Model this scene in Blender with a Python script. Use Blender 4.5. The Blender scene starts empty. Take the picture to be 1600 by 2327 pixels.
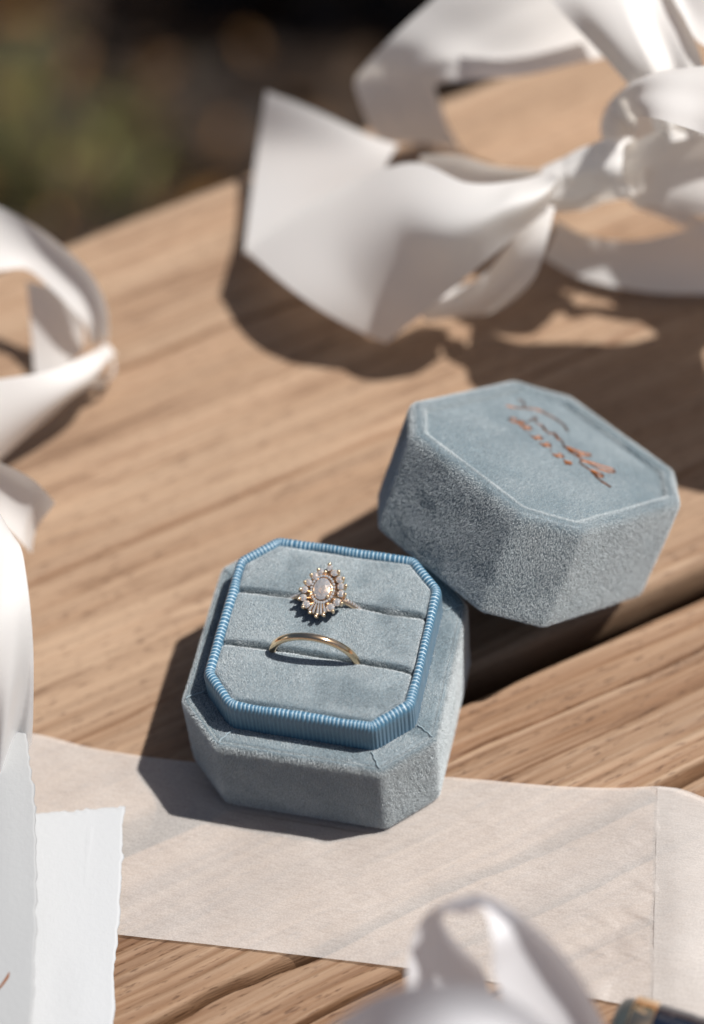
import bpy, math, random
import numpy as np

# ------------------------------------------------------------------ measured points of the place, in millimetres
D = {
'bow_front': [[[25.22,118.35,46.0],[26.38,110.5,42.0]],[[18.18,113.5,47.0],[18.72,102.06,39.0]],[[8.0,112.43,46.0],[10.44,98.09,31.0]],[[-7.14,122.12,40.0],[1.41,96.43,20.0]],[[-26.91,121.81,27.0],[-4.3,95.57,13.0]],[[-45.98,113.13,14.0],[-8.05,94.36,9.0]]],
'bow_inner': [[[24.07,128.6,36.0],[23.65,129.06,28.0]],[[12.35,126.13,38.0],[8.71,123.29,30.0]],[[2.8,128.25,38.0],[-0.68,123.69,28.0]],[[-6.09,128.83,36.0],[-7.58,124.87,30.0]]],
'bow_under': [[[27.69,113.98,40.0],[21.1,116.61,34.0]],[[26.98,105.55,36.0],[16.65,113.15,26.0]],[[23.86,103.75,25.0],[10.66,111.73,16.0]],[[13.85,106.39,10.0],[2.44,110.73,11.0]],[[1.71,108.43,6.0],[-4.63,104.53,12.0]]],
'bow_tail': [[[-44.76,114.54,9.0],[-4.0,116.05,7.0]],[[-45.82,113.44,12.0],[-10.03,117.12,20.0]],[[-45.92,112.85,14.0],[-16.03,122.61,28.0]],[[-49.78,130.61,8.0],[-15.63,129.36,27.0]],[[-51.74,148.36,11.0],[-15.27,135.91,26.0]],[[-50.12,155.62,24.0],[-14.65,142.71,24.0]]],
'bow_back': [[[-22.34,155.61,10.0],[-1.87,156.16,10.0]],[[-24.71,155.24,16.0],[-5.21,156.3,18.0]],[[-26.64,155.04,24.0],[-7.33,157.06,25.0]],[[-27.62,155.12,30.0],[-7.71,155.68,32.0]],[[-25.31,153.94,36.0],[-1.14,153.97,36.0]],[[-19.19,156.04,44.0],[6.22,154.05,38.0]],[[-11.75,161.88,50.0],[15.1,156.93,38.0]],[[-2.49,168.65,56.0],[25.93,160.36,40.0]],[[15.08,180.48,60.0],[35.79,163.02,42.0]]],
'bow_cross': [[[10.83,163.59,66.0],[39.65,170.72,70.0]],[[19.9,151.65,66.0],[48.21,159.53,68.0]],[[30.12,143.96,62.0],[51.84,147.91,66.0]],[[38.54,137.83,58.0],[54.66,142.05,64.0]],[[44.57,134.99,52.0],[57.49,137.0,60.0]],[[47.45,130.46,46.0],[61.82,128.76,54.0]]],
'bow_top': [[[32.59,163.1,78.0],[43.46,157.11,72.0]],[[42.14,164.53,78.0],[49.76,147.4,70.0]],[[56.16,159.85,80.0],[55.64,140.09,68.0]],[[71.46,159.25,80.0],[67.08,139.92,68.0]],[[90.77,153.63,80.0],[82.79,130.07,68.0]],[[109.84,149.05,78.0],[94.15,120.95,68.0]]],
'bow_loop': [[[42.63,124.66,34.0],[44.33,130.15,26.0]],[[36.97,130.02,42.0],[40.22,128.71,34.0]],[[34.44,135.36,46.0],[41.28,135.42,38.0]],[[36.87,140.79,50.0],[42.09,137.23,44.0]],[[45.85,127.56,70.0],[46.35,111.62,73.0]],[[57.24,123.2,78.0],[59.84,103.32,78.0]],[[71.27,125.11,80.0],[72.07,95.69,80.0]],[[86.45,127.75,80.0],[102.78,87.44,80.0]],[[101.0,137.75,82.0],[117.93,87.29,80.0]]],
'bow_lower': [[[40.33,128.62,46.0],[42.18,126.11,32.0]],[[47.46,128.51,52.0],[50.78,125.44,32.0]],[[56.72,130.01,56.0],[60.87,124.34,32.0]],[[67.07,131.66,56.0],[71.76,125.29,30.0]],[[81.5,135.99,50.0],[86.39,128.22,28.0]]],
'bow_trail': [[[25.17,130.43,18.0],[22.06,130.91,4.0]],[[32.56,128.59,16.0],[31.63,126.1,4.0]],[[42.8,129.38,15.0],[43.96,124.22,4.0]],[[52.67,131.66,17.0],[55.32,124.72,4.0]],[[64.04,137.01,20.0],[69.36,127.29,5.0]],[[78.06,144.62,24.0],[83.57,135.3,8.0]]],
'bow_string': [[[41.62,130.32,30.0],[43.13,131.87,24.0]],[[49.9,134.39,24.0],[51.17,134.69,18.0]],[[61.17,137.52,16.0],[59.55,136.07,12.0]],[[71.98,135.3,12.0],[70.33,134.51,8.0]]],
'knot': [[24.69,122.57,36.0,5.2],[27.51,123.02,37.0,5.8],[30.84,123.97,38.0,6.4],[34.19,124.62,40.0,6.6],[37.61,124.58,42.0,7.0],[41.06,124.25,44.0,7.6],[43.53,123.93,45.0,6.5]],
'left_upper': [[[-109.14,101.65,34.0],[-105.05,84.1,26.0]],[[-98.72,99.12,34.0],[-96.37,86.91,26.0]],[[-88.05,94.86,33.0],[-90.86,89.15,25.0]],[[-80.14,91.4,30.0],[-84.88,86.97,22.0]],[[-75.04,89.09,26.0],[-79.52,84.63,18.0]],[[-71.73,86.19,20.0],[-76.72,83.85,14.0]],[[-71.27,84.09,14.0],[-76.52,83.46,9.0]],[[-72.33,83.67,8.0],[-75.97,84.09,6.0]]],
'left_curl': [[[-74.36,84.01,8.0],[-72.35,83.49,9.0]],[[-70.84,80.18,10.0],[-71.48,82.67,6.0]],[[-68.93,76.66,9.0],[-70.54,80.09,3.0]],[[-70.12,73.4,9.0],[-71.32,76.05,3.0]],[[-73.23,71.5,10.0],[-74.2,73.93,4.0]]],
'left_lower': [[[-71.5,82.5,10.0],[-72.97,82.38,7.0]],[[-73.53,71.32,18.0],[-70.76,69.46,12.0]],[[-77.31,63.38,22.0],[-75.17,61.75,13.0]],[[-86.66,55.87,26.0],[-88.01,48.41,6.0]],[[-94.24,51.89,28.0],[-94.49,38.56,5.0]]],
'left_inner': [[[-91.89,89.67,20.0],[-89.22,77.07,2.0]],[[-85.61,89.55,19.0],[-84.06,78.63,2.0]],[[-78.34,88.64,16.0],[-78.82,83.95,4.0]]],
'left_third': [[[-86.9,33.52,30.0],[-86.97,26.4,18.0]],[[-78.5,31.53,29.0],[-78.31,23.87,17.0]],[[-70.84,29.61,27.0],[-73.25,22.45,12.0]],[[-66.89,29.38,20.0],[-73.24,24.62,6.0]]],
'satin': [[[-77.64,-1.84,52.0],[-63.21,-0.93,52.0]],[[-75.93,-5.73,54.0],[-58.56,-4.82,54.0]],[[-73.59,-14.07,52.0],[-55.55,-11.07,52.0]],[[-72.28,-20.56,48.0],[-53.56,-17.2,48.0]],[[-72.4,-26.48,38.0],[-53.2,-21.96,38.0]],[[-73.87,-29.57,26.0],[-54.74,-24.82,24.0]],[[-75.89,-31.0,14.0],[-57.04,-25.26,12.0]]],
'fg_loop': [[[33.0,-81.06,34.0],[47.7,-74.45,36.0]],[[33.07,-77.1,42.0],[46.11,-72.58,44.0]],[[33.44,-72.38,50.0],[41.5,-71.52,51.0]],[[36.06,-69.87,57.0],[38.65,-70.83,57.0]],[[41.88,-68.22,62.0],[40.75,-70.3,62.0]],[[46.94,-69.0,65.0],[46.03,-70.67,64.0]],[[54.29,-71.78,64.0],[48.56,-75.51,62.0]],[[60.75,-74.11,58.0],[49.13,-78.18,55.0]],[[65.43,-76.4,50.0],[53.2,-80.66,47.0]],[[69.54,-79.37,42.0],[58.57,-82.62,39.0]]],
'fg_band': [[[23.12,-97.81,62.0],[29.23,-100.6,54.0]],[[32.71,-94.53,74.0],[37.73,-103.3,64.0]],[[42.35,-92.97,80.0],[45.28,-104.0,69.0]],[[50.37,-92.14,80.0],[53.56,-102.4,69.0]],[[56.65,-91.65,74.0],[58.85,-100.07,66.0]],[[62.04,-91.22,64.0],[63.59,-95.68,58.0]]],
'tube': [[68.13,-68.17,11.3],[89.94,-71.33,11.3]],
'vellum': [[-56.67,-25.01,20.0],[-76.91,-32.39,16.0],[-57.69,-93.87,10.0],[-36.95,-90.75,12.0]],
'vellum_mid': [-46.44,-53.69,16.0],
'card': [[-36.76,-30.71,2.2],[-56.46,-36.47,2.2],[-42.12,-89.22,2.2],[-24.56,-85.82,2.2]],
'stripe': [[-42.45,-36.99,2.6],[-33.6,-79.46,2.6]],
'stroke': [[-47.58,-80.46,12.5],[-46.48,-78.25,12.6],[-45.62,-75.48,12.8]],
'organza': [[[-84.07,-17.76,0.5],[-69.63,-61.26,0.5]],[[-61.34,-16.67,0.5],[-47.98,-59.14,0.5]],[[-46.96,-17.74,0.5],[-31.48,-58.37,0.5]],[[-26.06,-17.13,0.5],[-15.61,-57.21,0.5]],[[-2.06,-14.84,0.5],[2.1,-56.08,0.5]],[[25.56,-11.22,0.5],[24.89,-54.81,0.5]],[[47.68,-9.24,0.5],[44.06,-54.38,0.5]],[[61.0,-7.29,0.5],[59.59,-54.23,0.5]],[[71.08,-5.21,0.5],[74.98,-54.36,0.5]],[[78.92,-6.78,0.5],[83.33,-54.7,0.5]],[[93.58,-10.44,0.5],[98.72,-55.77,0.5]]],
'leafs': [[[-294.88,803.18,-690.0],30,0.85,"orange brown dry leaf on the ground beside the white bow tail"],[[-371.23,740.42,-690.0],32,0.85,"pale tan dry leaf on the ground closest to the table edge"],[[-399.31,848.52,-690.0],26,0.35,"dark reddish dry leaf on the ground among green grass"],[[-264.19,926.96,-690.0],40,0.6,"large tan dry leaf on the dark ground beside the back bow loop"],[[-396.64,933.13,-690.0],40,0.5,"brown dry leaf at the very top of the dark ground"],[[-418.54,754.36,-690.0],32,0.7,"brown dry leaf under grass at the far left of the ground"],[[-319.34,760.63,-690.0],26,0.5,"small brown dry leaf just beyond the middle of the table edge"]],
'tufts': [[-441.94,805.11],[-442.62,842.79],[-410.91,773.34],[-363.36,797.22],[-343.39,768.32],[-436.27,757.18],[-386.91,753.29]],
'organza_fold': [[[69.25,-5.82,0.95],[75.61,-57.68,0.95]],[[73.79,-5.84,1.9],[80.45,-57.6,1.8]],[[79.79,-7.28,2.0],[86.3,-57.39,1.8]],[[88.03,-8.79,1.2],[93.81,-57.03,1.2]]],
'bow_lining': [[[36.28,143.37,30.0],[43.93,133.92,22.0]],[[36.05,152.44,36.0],[52.92,135.39,22.0]],[[44.47,153.37,44.0],[62.48,139.26,24.0]],[[56.7,147.5,54.0],[72.16,141.71,26.0]],[[70.99,144.71,60.0],[86.13,140.62,28.0]]],
'blades': [[[-414.5,731.38,-690.0],[-398.73,731.28,-620.0],[-397.24,774.37,-590.0]],[[-420.7,722.58,-690.0],[-409.19,720.4,-630.0],[-416.62,738.83,-600.0]],[[-355.91,733.21,-690.0],[-347.13,732.65,-640.0],[-358.83,760.92,-620.0]],[[-343.94,742.94,-690.0],[-332.23,741.05,-650.0],[-324.11,763.43,-640.0]],[[-400.94,725.82,-690.0],[-381.35,727.11,-640.0],[-375.02,745.17,-630.0]]],
'halo': [[0.18,5.21,0.42],[1.41,4.18,0.5],[2.71,2.95,0.52],[3.23,1.54,0.5],[3.53,0.02,0.5],[3.1,-1.89,0.55],[2.0,-3.2,0.58],[-2.95,-3.27,0.56],[-3.82,-1.98,0.5],[-3.91,-0.22,0.5],[-3.41,1.36,0.5],[-2.47,2.93,0.5],[-1.45,3.95,0.5]],
'prong': [[0.12,5.82],[-1.91,4.36],[-3.17,3.02],[-4.16,1.29],[-4.75,-0.37],[-4.65,-2.42],[-3.44,-4.07],[-1.86,-4.95],[-0.45,-5.58],[1.01,-5.07],[2.75,-3.95],[4.2,-2.02],[4.53,-0.06],[4.3,1.75],[3.49,3.26],[2.27,4.58]],
'inprong': [[-0.27,3.86],[-2.3,-1.3],[1.18,-1.19]],
'centre': [-0.35,0.37],
'bag': [[[-1.28,-2.44],[-2.11,-4.48]],[[-0.87,-2.54],[-1.3,-4.85]],[[-0.46,-2.57],[-0.31,-5.05]],[[-0.01,-2.49],[0.41,-4.86]],[[0.4,-2.34],[1.16,-4.39]]],
'name': [[[6.88,17.77],[7.94,16.76],[9.87,15.99],[12.03,15.15],[13.67,13.84],[14.55,11.36],[14.94,9.2],[14.67,7.23],[13.66,5.32]],[[12.21,18.9],[12.38,17.99],[11.89,16.91],[10.56,15.9],[9.62,15.88]],[[6.73,11.17],[8.3,11.57],[10.14,12.08],[9.87,11.47],[8.54,10.66],[8.54,9.91]],[[8.63,9.62],[8.98,9.18],[8.67,7.92],[8.23,7.03],[8.13,7.74],[8.76,8.84]],[[8.19,6.88],[8.21,6.03],[9.1,5.95],[9.01,5.13],[9.63,5.79],[9.07,4.44],[8.75,3.6],[8.4,4.1],[8.83,4.85]],[[8.63,3.4],[8.61,2.57],[7.88,1.62],[7.18,0.59]],[[6.91,0.67],[7.91,0.61],[8.73,-0.62],[9.9,-2.29],[11.22,-3.34],[10.56,-3.91],[9.05,-3.26],[8.01,-1.73],[7.34,0.12],[7.03,-1.61],[7.41,-3.7],[8.0,-2.23],[7.74,-0.99]],[[7.27,-3.82],[7.61,-4.74],[8.78,-5.91],[10.15,-7.63],[11.8,-9.6],[11.25,-10.42],[9.91,-9.75],[8.46,-8.1],[7.73,-5.6],[6.88,-4.52],[5.82,-5.02],[5.77,-6.32],[5.89,-7.65]],[[5.91,-7.76],[6.64,-8.69],[7.31,-10.03],[6.84,-10.86],[6.06,-10.14],[5.82,-8.19],[5.16,-10.19],[4.92,-12.05],[5.18,-13.25],[5.24,-14.39]]],
'date': [[3.62,12.65],[4.51,11.29],[4.27,9.34],[3.59,5.52],[3.34,2.77],[2.85,-1.36],[2.71,-4.09]],
'dots': [[2.89,7.72],[2.58,0.95]],
'lid': {"a":26.0,"b":24.9,"c":9.51,"h":24.61,"loc":[30.52,38.744,14.21],"rot":[-0.0639,0.5317,0.9224]},
'cam': {"loc":[85.144,-254.397,433.206],"rot":[0.63436,0.05707,0.21593],"lens":84.712},
}

S = 0.001
C = bpy.context.scene.collection
scn = bpy.context.scene
rng = np.random.default_rng(11)
random.seed(5)

# ------------------------------------------------------------------ camera, world, sun, exposure
cam = bpy.data.cameras.new('camera')
camo = bpy.data.objects.new('camera', cam); C.objects.link(camo)
camo.location = [v*S for v in D['cam']['loc']]
camo.rotation_euler = D['cam']['rot']
cam.sensor_fit = 'VERTICAL'; cam.sensor_height = 36.0
cam.lens = D['cam']['lens']
cam.clip_start = 0.01; cam.clip_end = 200
cam.dof.use_dof = True
cam.dof.focus_distance = 0.4800
cam.dof.aperture_fstop = 5.0
scn.camera = camo

SUN_AZ, SUN_EL = 22.0, 62.0
w = bpy.data.worlds.new('World'); scn.world = w; w.use_nodes = True
nt = w.node_tree; bg = nt.nodes['Background']
sky = nt.nodes.new('ShaderNodeTexSky'); sky.sky_type = 'NISHITA'; sky.sun_disc = False
sky.sun_elevation = math.radians(SUN_EL); sky.sun_rotation = math.radians(90-SUN_AZ)
nt.links.new(sky.outputs[0], bg.inputs[0]); bg.inputs[1].default_value = 0.05
sky.ozone_density = 0.35; sky.dust_density = 2.0; sky.air_density = 0.85
sl = bpy.data.lights.new('sun', 'SUN'); sl.energy = 5.0; sl.angle = math.radians(0.5); sl.color = (1.0, 0.965, 0.92)
so = bpy.data.objects.new('sun', sl); C.objects.link(so)
so.rotation_euler = (math.radians(90-SUN_EL), 0, math.radians(SUN_AZ+90))
so.location = (0.5, 0.2, 1)
scn.view_settings.view_transform = 'Standard'; scn.view_settings.look = 'None'
scn.view_settings.exposure = -0.02; scn.view_settings.gamma = 1.0
scn.render.engine = 'CYCLES'
cy = scn.cycles
cy.use_denoising = True; cy.max_bounces = 10; cy.transmission_bounces = 8; cy.transparent_max_bounces = 8
cy.caustics_reflective = False; cy.caustics_refractive = False; cy.sample_clamp_indirect = 6.0
cy.use_adaptive_sampling = False

# ------------------------------------------------------------------ helpers
def mk(name, V, F, mat, parent=None, off=(0, 0, 0), smooth=True, attrs=None):
    V = (np.asarray(V, dtype=np.float64) - np.asarray(off, dtype=np.float64))*S
    me = bpy.data.meshes.new(name)
    if isinstance(F, np.ndarray):
        k = F.shape[1]; n = len(F)
        me.vertices.add(len(V)); me.vertices.foreach_set('co', V.astype(np.float32).ravel())
        me.loops.add(n*k); me.loops.foreach_set('vertex_index', F.astype(np.int32).ravel())
        me.polygons.add(n); me.polygons.foreach_set('loop_start', np.arange(0, n*k, k, dtype=np.int32))
        me.polygons.foreach_set('loop_total', np.full(n, k, dtype=np.int32))
        me.update(calc_edges=True)
    else:
        me.from_pydata([tuple(v) for v in V], [], F); me.update()
    me.polygons.foreach_set('use_smooth', np.full(len(me.polygons), smooth))
    for an, av in (attrs or {}).items():
        a = me.attributes.new(an, 'FLOAT', 'POINT'); a.data.foreach_set('value', np.asarray(av, dtype=np.float32))
    me.materials.append(mat)
    o = bpy.data.objects.new(name, me); C.objects.link(o)
    if parent is not None: o.parent = parent
    return o

def tag(o, label=None, cat=None, kind=None, group=None):
    if label: o['label'] = label
    if cat: o['category'] = cat
    if kind: o['kind'] = kind
    if group: o['group'] = group
    return o

def thing(name, label, cat, loc=(0, 0, 0), rot=(0, 0, 0), group=None):
    o = bpy.data.objects.new(name, None); C.objects.link(o)
    o.empty_display_size = 0.01
    o.location = [v*S for v in loc]; o.rotation_euler = rot
    return tag(o, label, cat, None, group)

def grid_faces(n, m, wrap_n=False, wrap_m=False):
    i = np.arange(n if wrap_n else n-1); j = np.arange(m if wrap_m else m-1)
    I, J = np.meshgrid(i, j, indexing='ij')
    a = I*m+J; b = ((I+1) % n)*m+J; c = ((I+1) % n)*m+(J+1) % m; d = I*m+(J+1) % m
    return np.stack([a, b, c, d], -1).reshape(-1, 4)

class Noise:
    def __init__(s, seed, n=64): s.g = np.random.default_rng(seed).random((n, n)); s.n = n
    def __call__(s, x, y=0.0):
        x, y = np.broadcast_arrays(np.asarray(x, float), np.asarray(y, float))
        xi = np.floor(x).astype(int); yi = np.floor(y).astype(int); fx = x-xi; fy = y-yi
        fx = fx*fx*(3-2*fx); fy = fy*fy*(3-2*fy); n = s.n
        g = lambda a, b: s.g[a % n, b % n]
        return (g(xi, yi)*(1-fx)+g(xi+1, yi)*fx)*(1-fy)+(g(xi, yi+1)*(1-fx)+g(xi+1, yi+1)*fx)*fy

def catmull(pts, n):
    P = np.asarray(pts, float); K = len(P)
    P = np.concatenate([[2*P[0]-P[1]], P, [2*P[-1]-P[-2]]]); out = []
    for k in range(K-1):
        p0, p1, p2, p3 = P[k:k+4]
        for t in np.linspace(0, 1, n, endpoint=False):
            out.append(.5*(2*p1+(p2-p0)*t+(2*p0-5*p1+4*p2-p3)*t*t+(3*p1-p0-3*p2+p3)*t**3))
    out.append(P[-2]); return np.array(out)

def ribbon(name, secs, mat, parent, off, bulge=0.0, ripple=0.0, freq=3.0, n=10, m=25, seed=0, diag=.7):
    A = catmull([s[0] for s in secs], n); B = catmull([s[1] for s in secs], n)
    t = np.linspace(0, 1, m)
    V = A[:, None]*(1-t)[None, :, None]+B[:, None]*t[None, :, None]
    du = np.gradient(V, axis=0); dv = np.gradient(V, axis=1)
    N = np.cross(du, dv); N /= np.linalg.norm(N, axis=2, keepdims=True)+1e-9
    nz = Noise(seed+100)
    s = np.linspace(0, 1, len(A))[:, None]
    h = bulge*np.sin(np.pi*t)[None, :]+ripple*(nz(t[None, :]*freq+s*diag, s*2.0)-.5)*2*np.sin(np.pi*np.clip(t, .03, .97))[None, :]**.5
    V = V+N*h[..., None]
    V[..., 2] = np.maximum(V[..., 2], .5)
    return mk(name, V.reshape(-1, 3), grid_faces(len(A), m), mat, parent, off)

def oct_loop(a, b, c, r, seg=5, edge=10):
    """octagon with cut corners c, corner rounding r: a closed loop of points (same count for any size)"""
    p = np.array([(-a+c, -b), (a-c, -b), (a, -b+c), (a, b-c), (a-c, b), (-a+c, b), (-a, b-c), (-a, -b+c)], float)
    ar = []
    for i in range(8):
        P0, P1, P2 = p[i-1], p[i], p[(i+1) % 8]
        d0 = (P0-P1)/np.linalg.norm(P0-P1); d1 = (P2-P1)/np.linalg.norm(P2-P1)
        tl = r*math.tan(math.radians(22.5)); s0 = P1+d0*tl; s1 = P1+d1*tl
        tt = np.linspace(0, 1, seg)[:, None]
        ar.append((1-tt)**2*s0+2*tt*(1-tt)*P1+tt**2*s1)
    out = []
    for i in range(8):
        out.append(ar[i]); q0 = ar[i][-1]; q1 = ar[(i+1) % 8][0]
        tt = np.linspace(0, 1, edge+2)[1:-1, None]; out.append(q0*(1-tt)+q1*tt)
    return np.concatenate(out)

def oct_shell(a, b, c, r, prof, seg=5, edge=10):
    rows = []
    for d, z in prof:
        L = oct_loop(a-d, b-d, max(c-.586*d, .5), max(r-.3*d, .4), seg, edge)
        rows.append(np.c_[L, np.full(len(L), z)])
    n = len(rows[0]); V = np.concatenate(rows)
    return V, grid_faces(len(rows), n, False, True)[:, ::-1], n

def loop_cap(V, n, row):
    """a centre fan that closes loop number row"""
    i0 = row*n; c = len(V); V2 = np.concatenate([V, V[i0:i0+n].mean(0)[None]])
    return V2, np.array([[i0+k, i0+(k+1) % n, c] for k in range(n)])
def tri(F): return np.concatenate([F[:, [0, 1, 2]], F[:, [0, 2, 3]]])

# ------------------------------------------------------------------ materials
def new_mat(name):
    m = bpy.data.materials.new(name); m.use_nodes = True
    return m, m.node_tree, m.node_tree.nodes['Principled BSDF']
def nd(nt, typ, **kw):
    n = nt.nodes.new(typ)
    for k, v in kw.items():
        if k in n.inputs: n.inputs[k].default_value = v
        else: setattr(n, k, v)
    return n
def ramp(nt, fac, stops):
    r = nt.nodes.new('ShaderNodeValToRGB'); e = r.color_ramp.elements
    while len(e) < len(stops): e.new(.5)
    for el, (p, c) in zip(e, stops): el.position = p; el.color = (*c, 1)
    nt.links.new(fac, r.inputs[0]); return r.outputs[0]
def mapped(nt, scale, coord='Object'):
    tc = nt.nodes.new('ShaderNodeTexCoord'); mp = nt.nodes.new('ShaderNodeMapping'); mp.inputs['Scale'].default_value = scale
    nt.links.new(tc.outputs[coord], mp.inputs[0]); return mp.outputs[0]
def noise(nt, vec, scale, detail=3, rough=.55):
    n = nd(nt, 'ShaderNodeTexNoise'); n.inputs['Scale'].default_value = scale; n.inputs['Detail'].default_value = detail
    n.inputs['Roughness'].default_value = rough; nt.links.new(vec, n.inputs['Vector']); return n.outputs['Fac']
def bump(nt, h, strength, dist, nrm=None):
    b = nd(nt, 'ShaderNodeBump', Strength=strength, Distance=dist); nt.links.new(h, b.inputs['Height'])
    if nrm: nt.links.new(nrm, b.inputs['Normal'])
    return b.outputs['Normal']
def mixc(nt, fac, a, b, mode='MIX'):
    m = nt.nodes.new('ShaderNodeMix'); m.data_type = 'RGBA'; m.blend_type = mode
    if isinstance(fac, float): m.inputs[0].default_value = fac
    else: nt.links.new(fac, m.inputs[0])
    for k, v in ((6, a), (7, b)):
        if isinstance(v, tuple): m.inputs[k].default_value = (*v, 1)
        else: nt.links.new(v, m.inputs[k])
    return m.outputs[2]

def wood_mat():
    m, nt, p = new_mat('weathered_wood')
    at = nd(nt, 'ShaderNodeAttribute', attribute_name='ridge')
    base = ramp(nt, at.outputs['Fac'], [(0.0, (.07, .03, .014)), (.3, (.235, .128, .068)), (.6, (.34, .215, .132)), (1.0, (.435, .305, .205))])
    v1 = mapped(nt, (14, 700, 700)); streak = noise(nt, v1, 1.0, 4)
    c1 = mixc(nt, .75, base, ramp(nt, streak, [(.25, (.74, .70, .67)), (.55, (1, 1, 1)), (.75, (1.12, 1.1, 1.08))]), 'MULTIPLY')
    v2 = mapped(nt, (5, 45, 45)); broad = noise(nt, v2, 1.0, 3)
    c2 = mixc(nt, 1.0, c1, ramp(nt, broad, [(.28, (.72, .66, .62)), (.5, (1, 1, 1)), (.72, (1.14, 1.13, 1.14))]), 'MULTIPLY')
    v4 = mapped(nt, (26, 210, 210)); fl = noise(nt, v4, 1.0, 5, .7)
    c2 = mixc(nt, .7, c2, ramp(nt, fl, [(.36, (.62, .56, .52)), (.46, (1, 1, 1)), (.62, (1, 1, 1)), (.72, (1.18, 1.2, 1.22))]), 'MULTIPLY')
    v3 = mapped(nt, (260, 1500, 1500)); pores = noise(nt, v3, 1.0, 2)
    c3 = mixc(nt, .8, c2, ramp(nt, pores, [(.30, (.42, .36, .33)), (.40, (1, 1, 1))]), 'MULTIPLY')
    nt.links.new(c3, p.inputs['Base Color'])
    p.inputs['Roughness'].default_value = .62; p.inputs['Specular IOR Level'].default_value = .35
    nrm = bump(nt, noise(nt, mapped(nt, (120, 2600, 2600)), 1.0, 4), .6, .0004)
    nt.links.new(nrm, p.inputs['Normal'])
    return m

def velvet_mat(name, col, warm):
    m, nt, p = new_mat(name)
    f = noise(nt, mapped(nt, (90, 90, 90)), 1.0, 3)
    g = noise(nt, mapped(nt, (4200, 4200, 4200)), 1.0, 1)
    c = mixc(nt, f, col, warm)
    c = mixc(nt, .9, c, ramp(nt, g, [(.3, (.62, .62, .62)), (.5, (1, 1, 1)), (.72, (1.35, 1.35, 1.35))]), 'MULTIPLY')
    nt.links.new(c, p.inputs['Base Color'])
    p.inputs['Roughness'].default_value = .5; p.inputs['Specular IOR Level'].default_value = .35
    p.inputs['Sheen Weight'].default_value = .4; p.inputs['Sheen Roughness'].default_value = .35
    p.inputs['Sheen Tint'].default_value = (1, .98, .96, 1)
    return m

def cloth_mat(name, col, transl, rough, tcol, bump_s=.12, wave=1500, gloss=.5):
    m, nt, p = new_mat(name)
    p.inputs['Base Color'].default_value = (*col, 1); p.inputs['Roughness'].default_value = rough
    p.inputs['Specular IOR Level'].default_value = gloss
    p.inputs['Sheen Weight'].default_value = .2
    nrm = bump(nt, noise(nt, mapped(nt, (wave, wave, wave)), 1.0, 2), bump_s, .0002)
    nt.links.new(nrm, p.inputs['Normal'])
    tr = nd(nt, 'ShaderNodeBsdfTranslucent'); tr.inputs['Color'].default_value = (*tcol, 1)
    mx = nt.nodes.new('ShaderNodeMixShader'); mx.inputs[0].default_value = transl
    nt.links.new(p.outputs[0], mx.inputs[1]); nt.links.new(tr.outputs[0], mx.inputs[2])
    nt.links.new(mx.outputs[0], nt.nodes['Material Output'].inputs[0])
    return m

def organza_mat():
    m, nt, p = new_mat('sheer_silk')
    cl = noise(nt, mapped(nt, (60, 60, 60)), 1.0, 3)
    c = ramp(nt, cl, [(.3, (.70, .65, .61)), (.7, (.80, .755, .715))])
    sl = noise(nt, mapped(nt, (300, 2600, 1000)), 1.0, 3)
    c = mixc(nt, .7, c, ramp(nt, sl, [(.3, (.90, .89, .88)), (.5, (1, 1, 1)), (.72, (1.06, 1.06, 1.06))]), 'MULTIPLY')
    nt.links.new(c, p.inputs['Base Color'])
    p.inputs['Roughness'].default_value = .38; p.inputs['Specular IOR Level'].default_value = .55
    w1 = noise(nt, mapped(nt, (2600, 4200, 1000)), 1.0, 1)
    n1 = bump(nt, w1, .3, .0002); n2 = bump(nt, sl, .3, .0003, n1)
    nt.links.new(n2, p.inputs['Normal'])
    tp = nd(nt, 'ShaderNodeBsdfTransparent')
    hole = nd(nt, 'ShaderNodeMapRange'); nt.links.new(w1, hole.inputs[0])
    hole.inputs[1].default_value = .35; hole.inputs[2].default_value = .65; hole.inputs[3].default_value = .54; hole.inputs[4].default_value = .44
    mx = nt.nodes.new('ShaderNodeMixShader'); nt.links.new(hole.outputs[0], mx.inputs[0])
    nt.links.new(p.outputs[0], mx.inputs[1]); nt.links.new(tp.outputs[0], mx.inputs[2])
    nt.links.new(mx.outputs[0], nt.nodes['Material Output'].inputs[0])
    return m

def paper_mat(name, col, transl=.12):
    m = cloth_mat(name, col, transl, .8, col, .35, 900, .2); return m

def metal_mat(name, col, rough):
    m, nt, p = new_mat(name); p.inputs['Base Color'].default_value = (*col, 1); p.inputs['Metallic'].default_value = 1
    p.inputs['Roughness'].default_value = rough; return m

def gem_mat(name, col, clear):
    m, nt, p = new_mat(name)
    p.inputs['Base Color'].default_value = (*col, 1); p.inputs['Roughness'].default_value = .1; p.inputs['Specular IOR Level'].default_value = 1.0
    g = nd(nt, 'ShaderNodeBsdfAnisotropic', Roughness=.04); g.inputs['Color'].default_value = (1, .985, .97, 1)
    tp = nd(nt, 'ShaderNodeBsdfTransparent'); tp.inputs['Color'].default_value = (1, .98, .96, 1)
    m1 = nt.nodes.new('ShaderNodeMixShader'); m1.inputs[0].default_value = .6
    nt.links.new(p.outputs[0], m1.inputs[1]); nt.links.new(g.outputs[0], m1.inputs[2])
    m2 = nt.nodes.new('ShaderNodeMixShader'); m2.inputs[0].default_value = clear
    nt.links.new(m1.outputs[0], m2.inputs[1]); nt.links.new(tp.outputs[0], m2.inputs[2])
    nt.links.new(m2.outputs[0], nt.nodes['Material Output'].inputs[0]); return m

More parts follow.
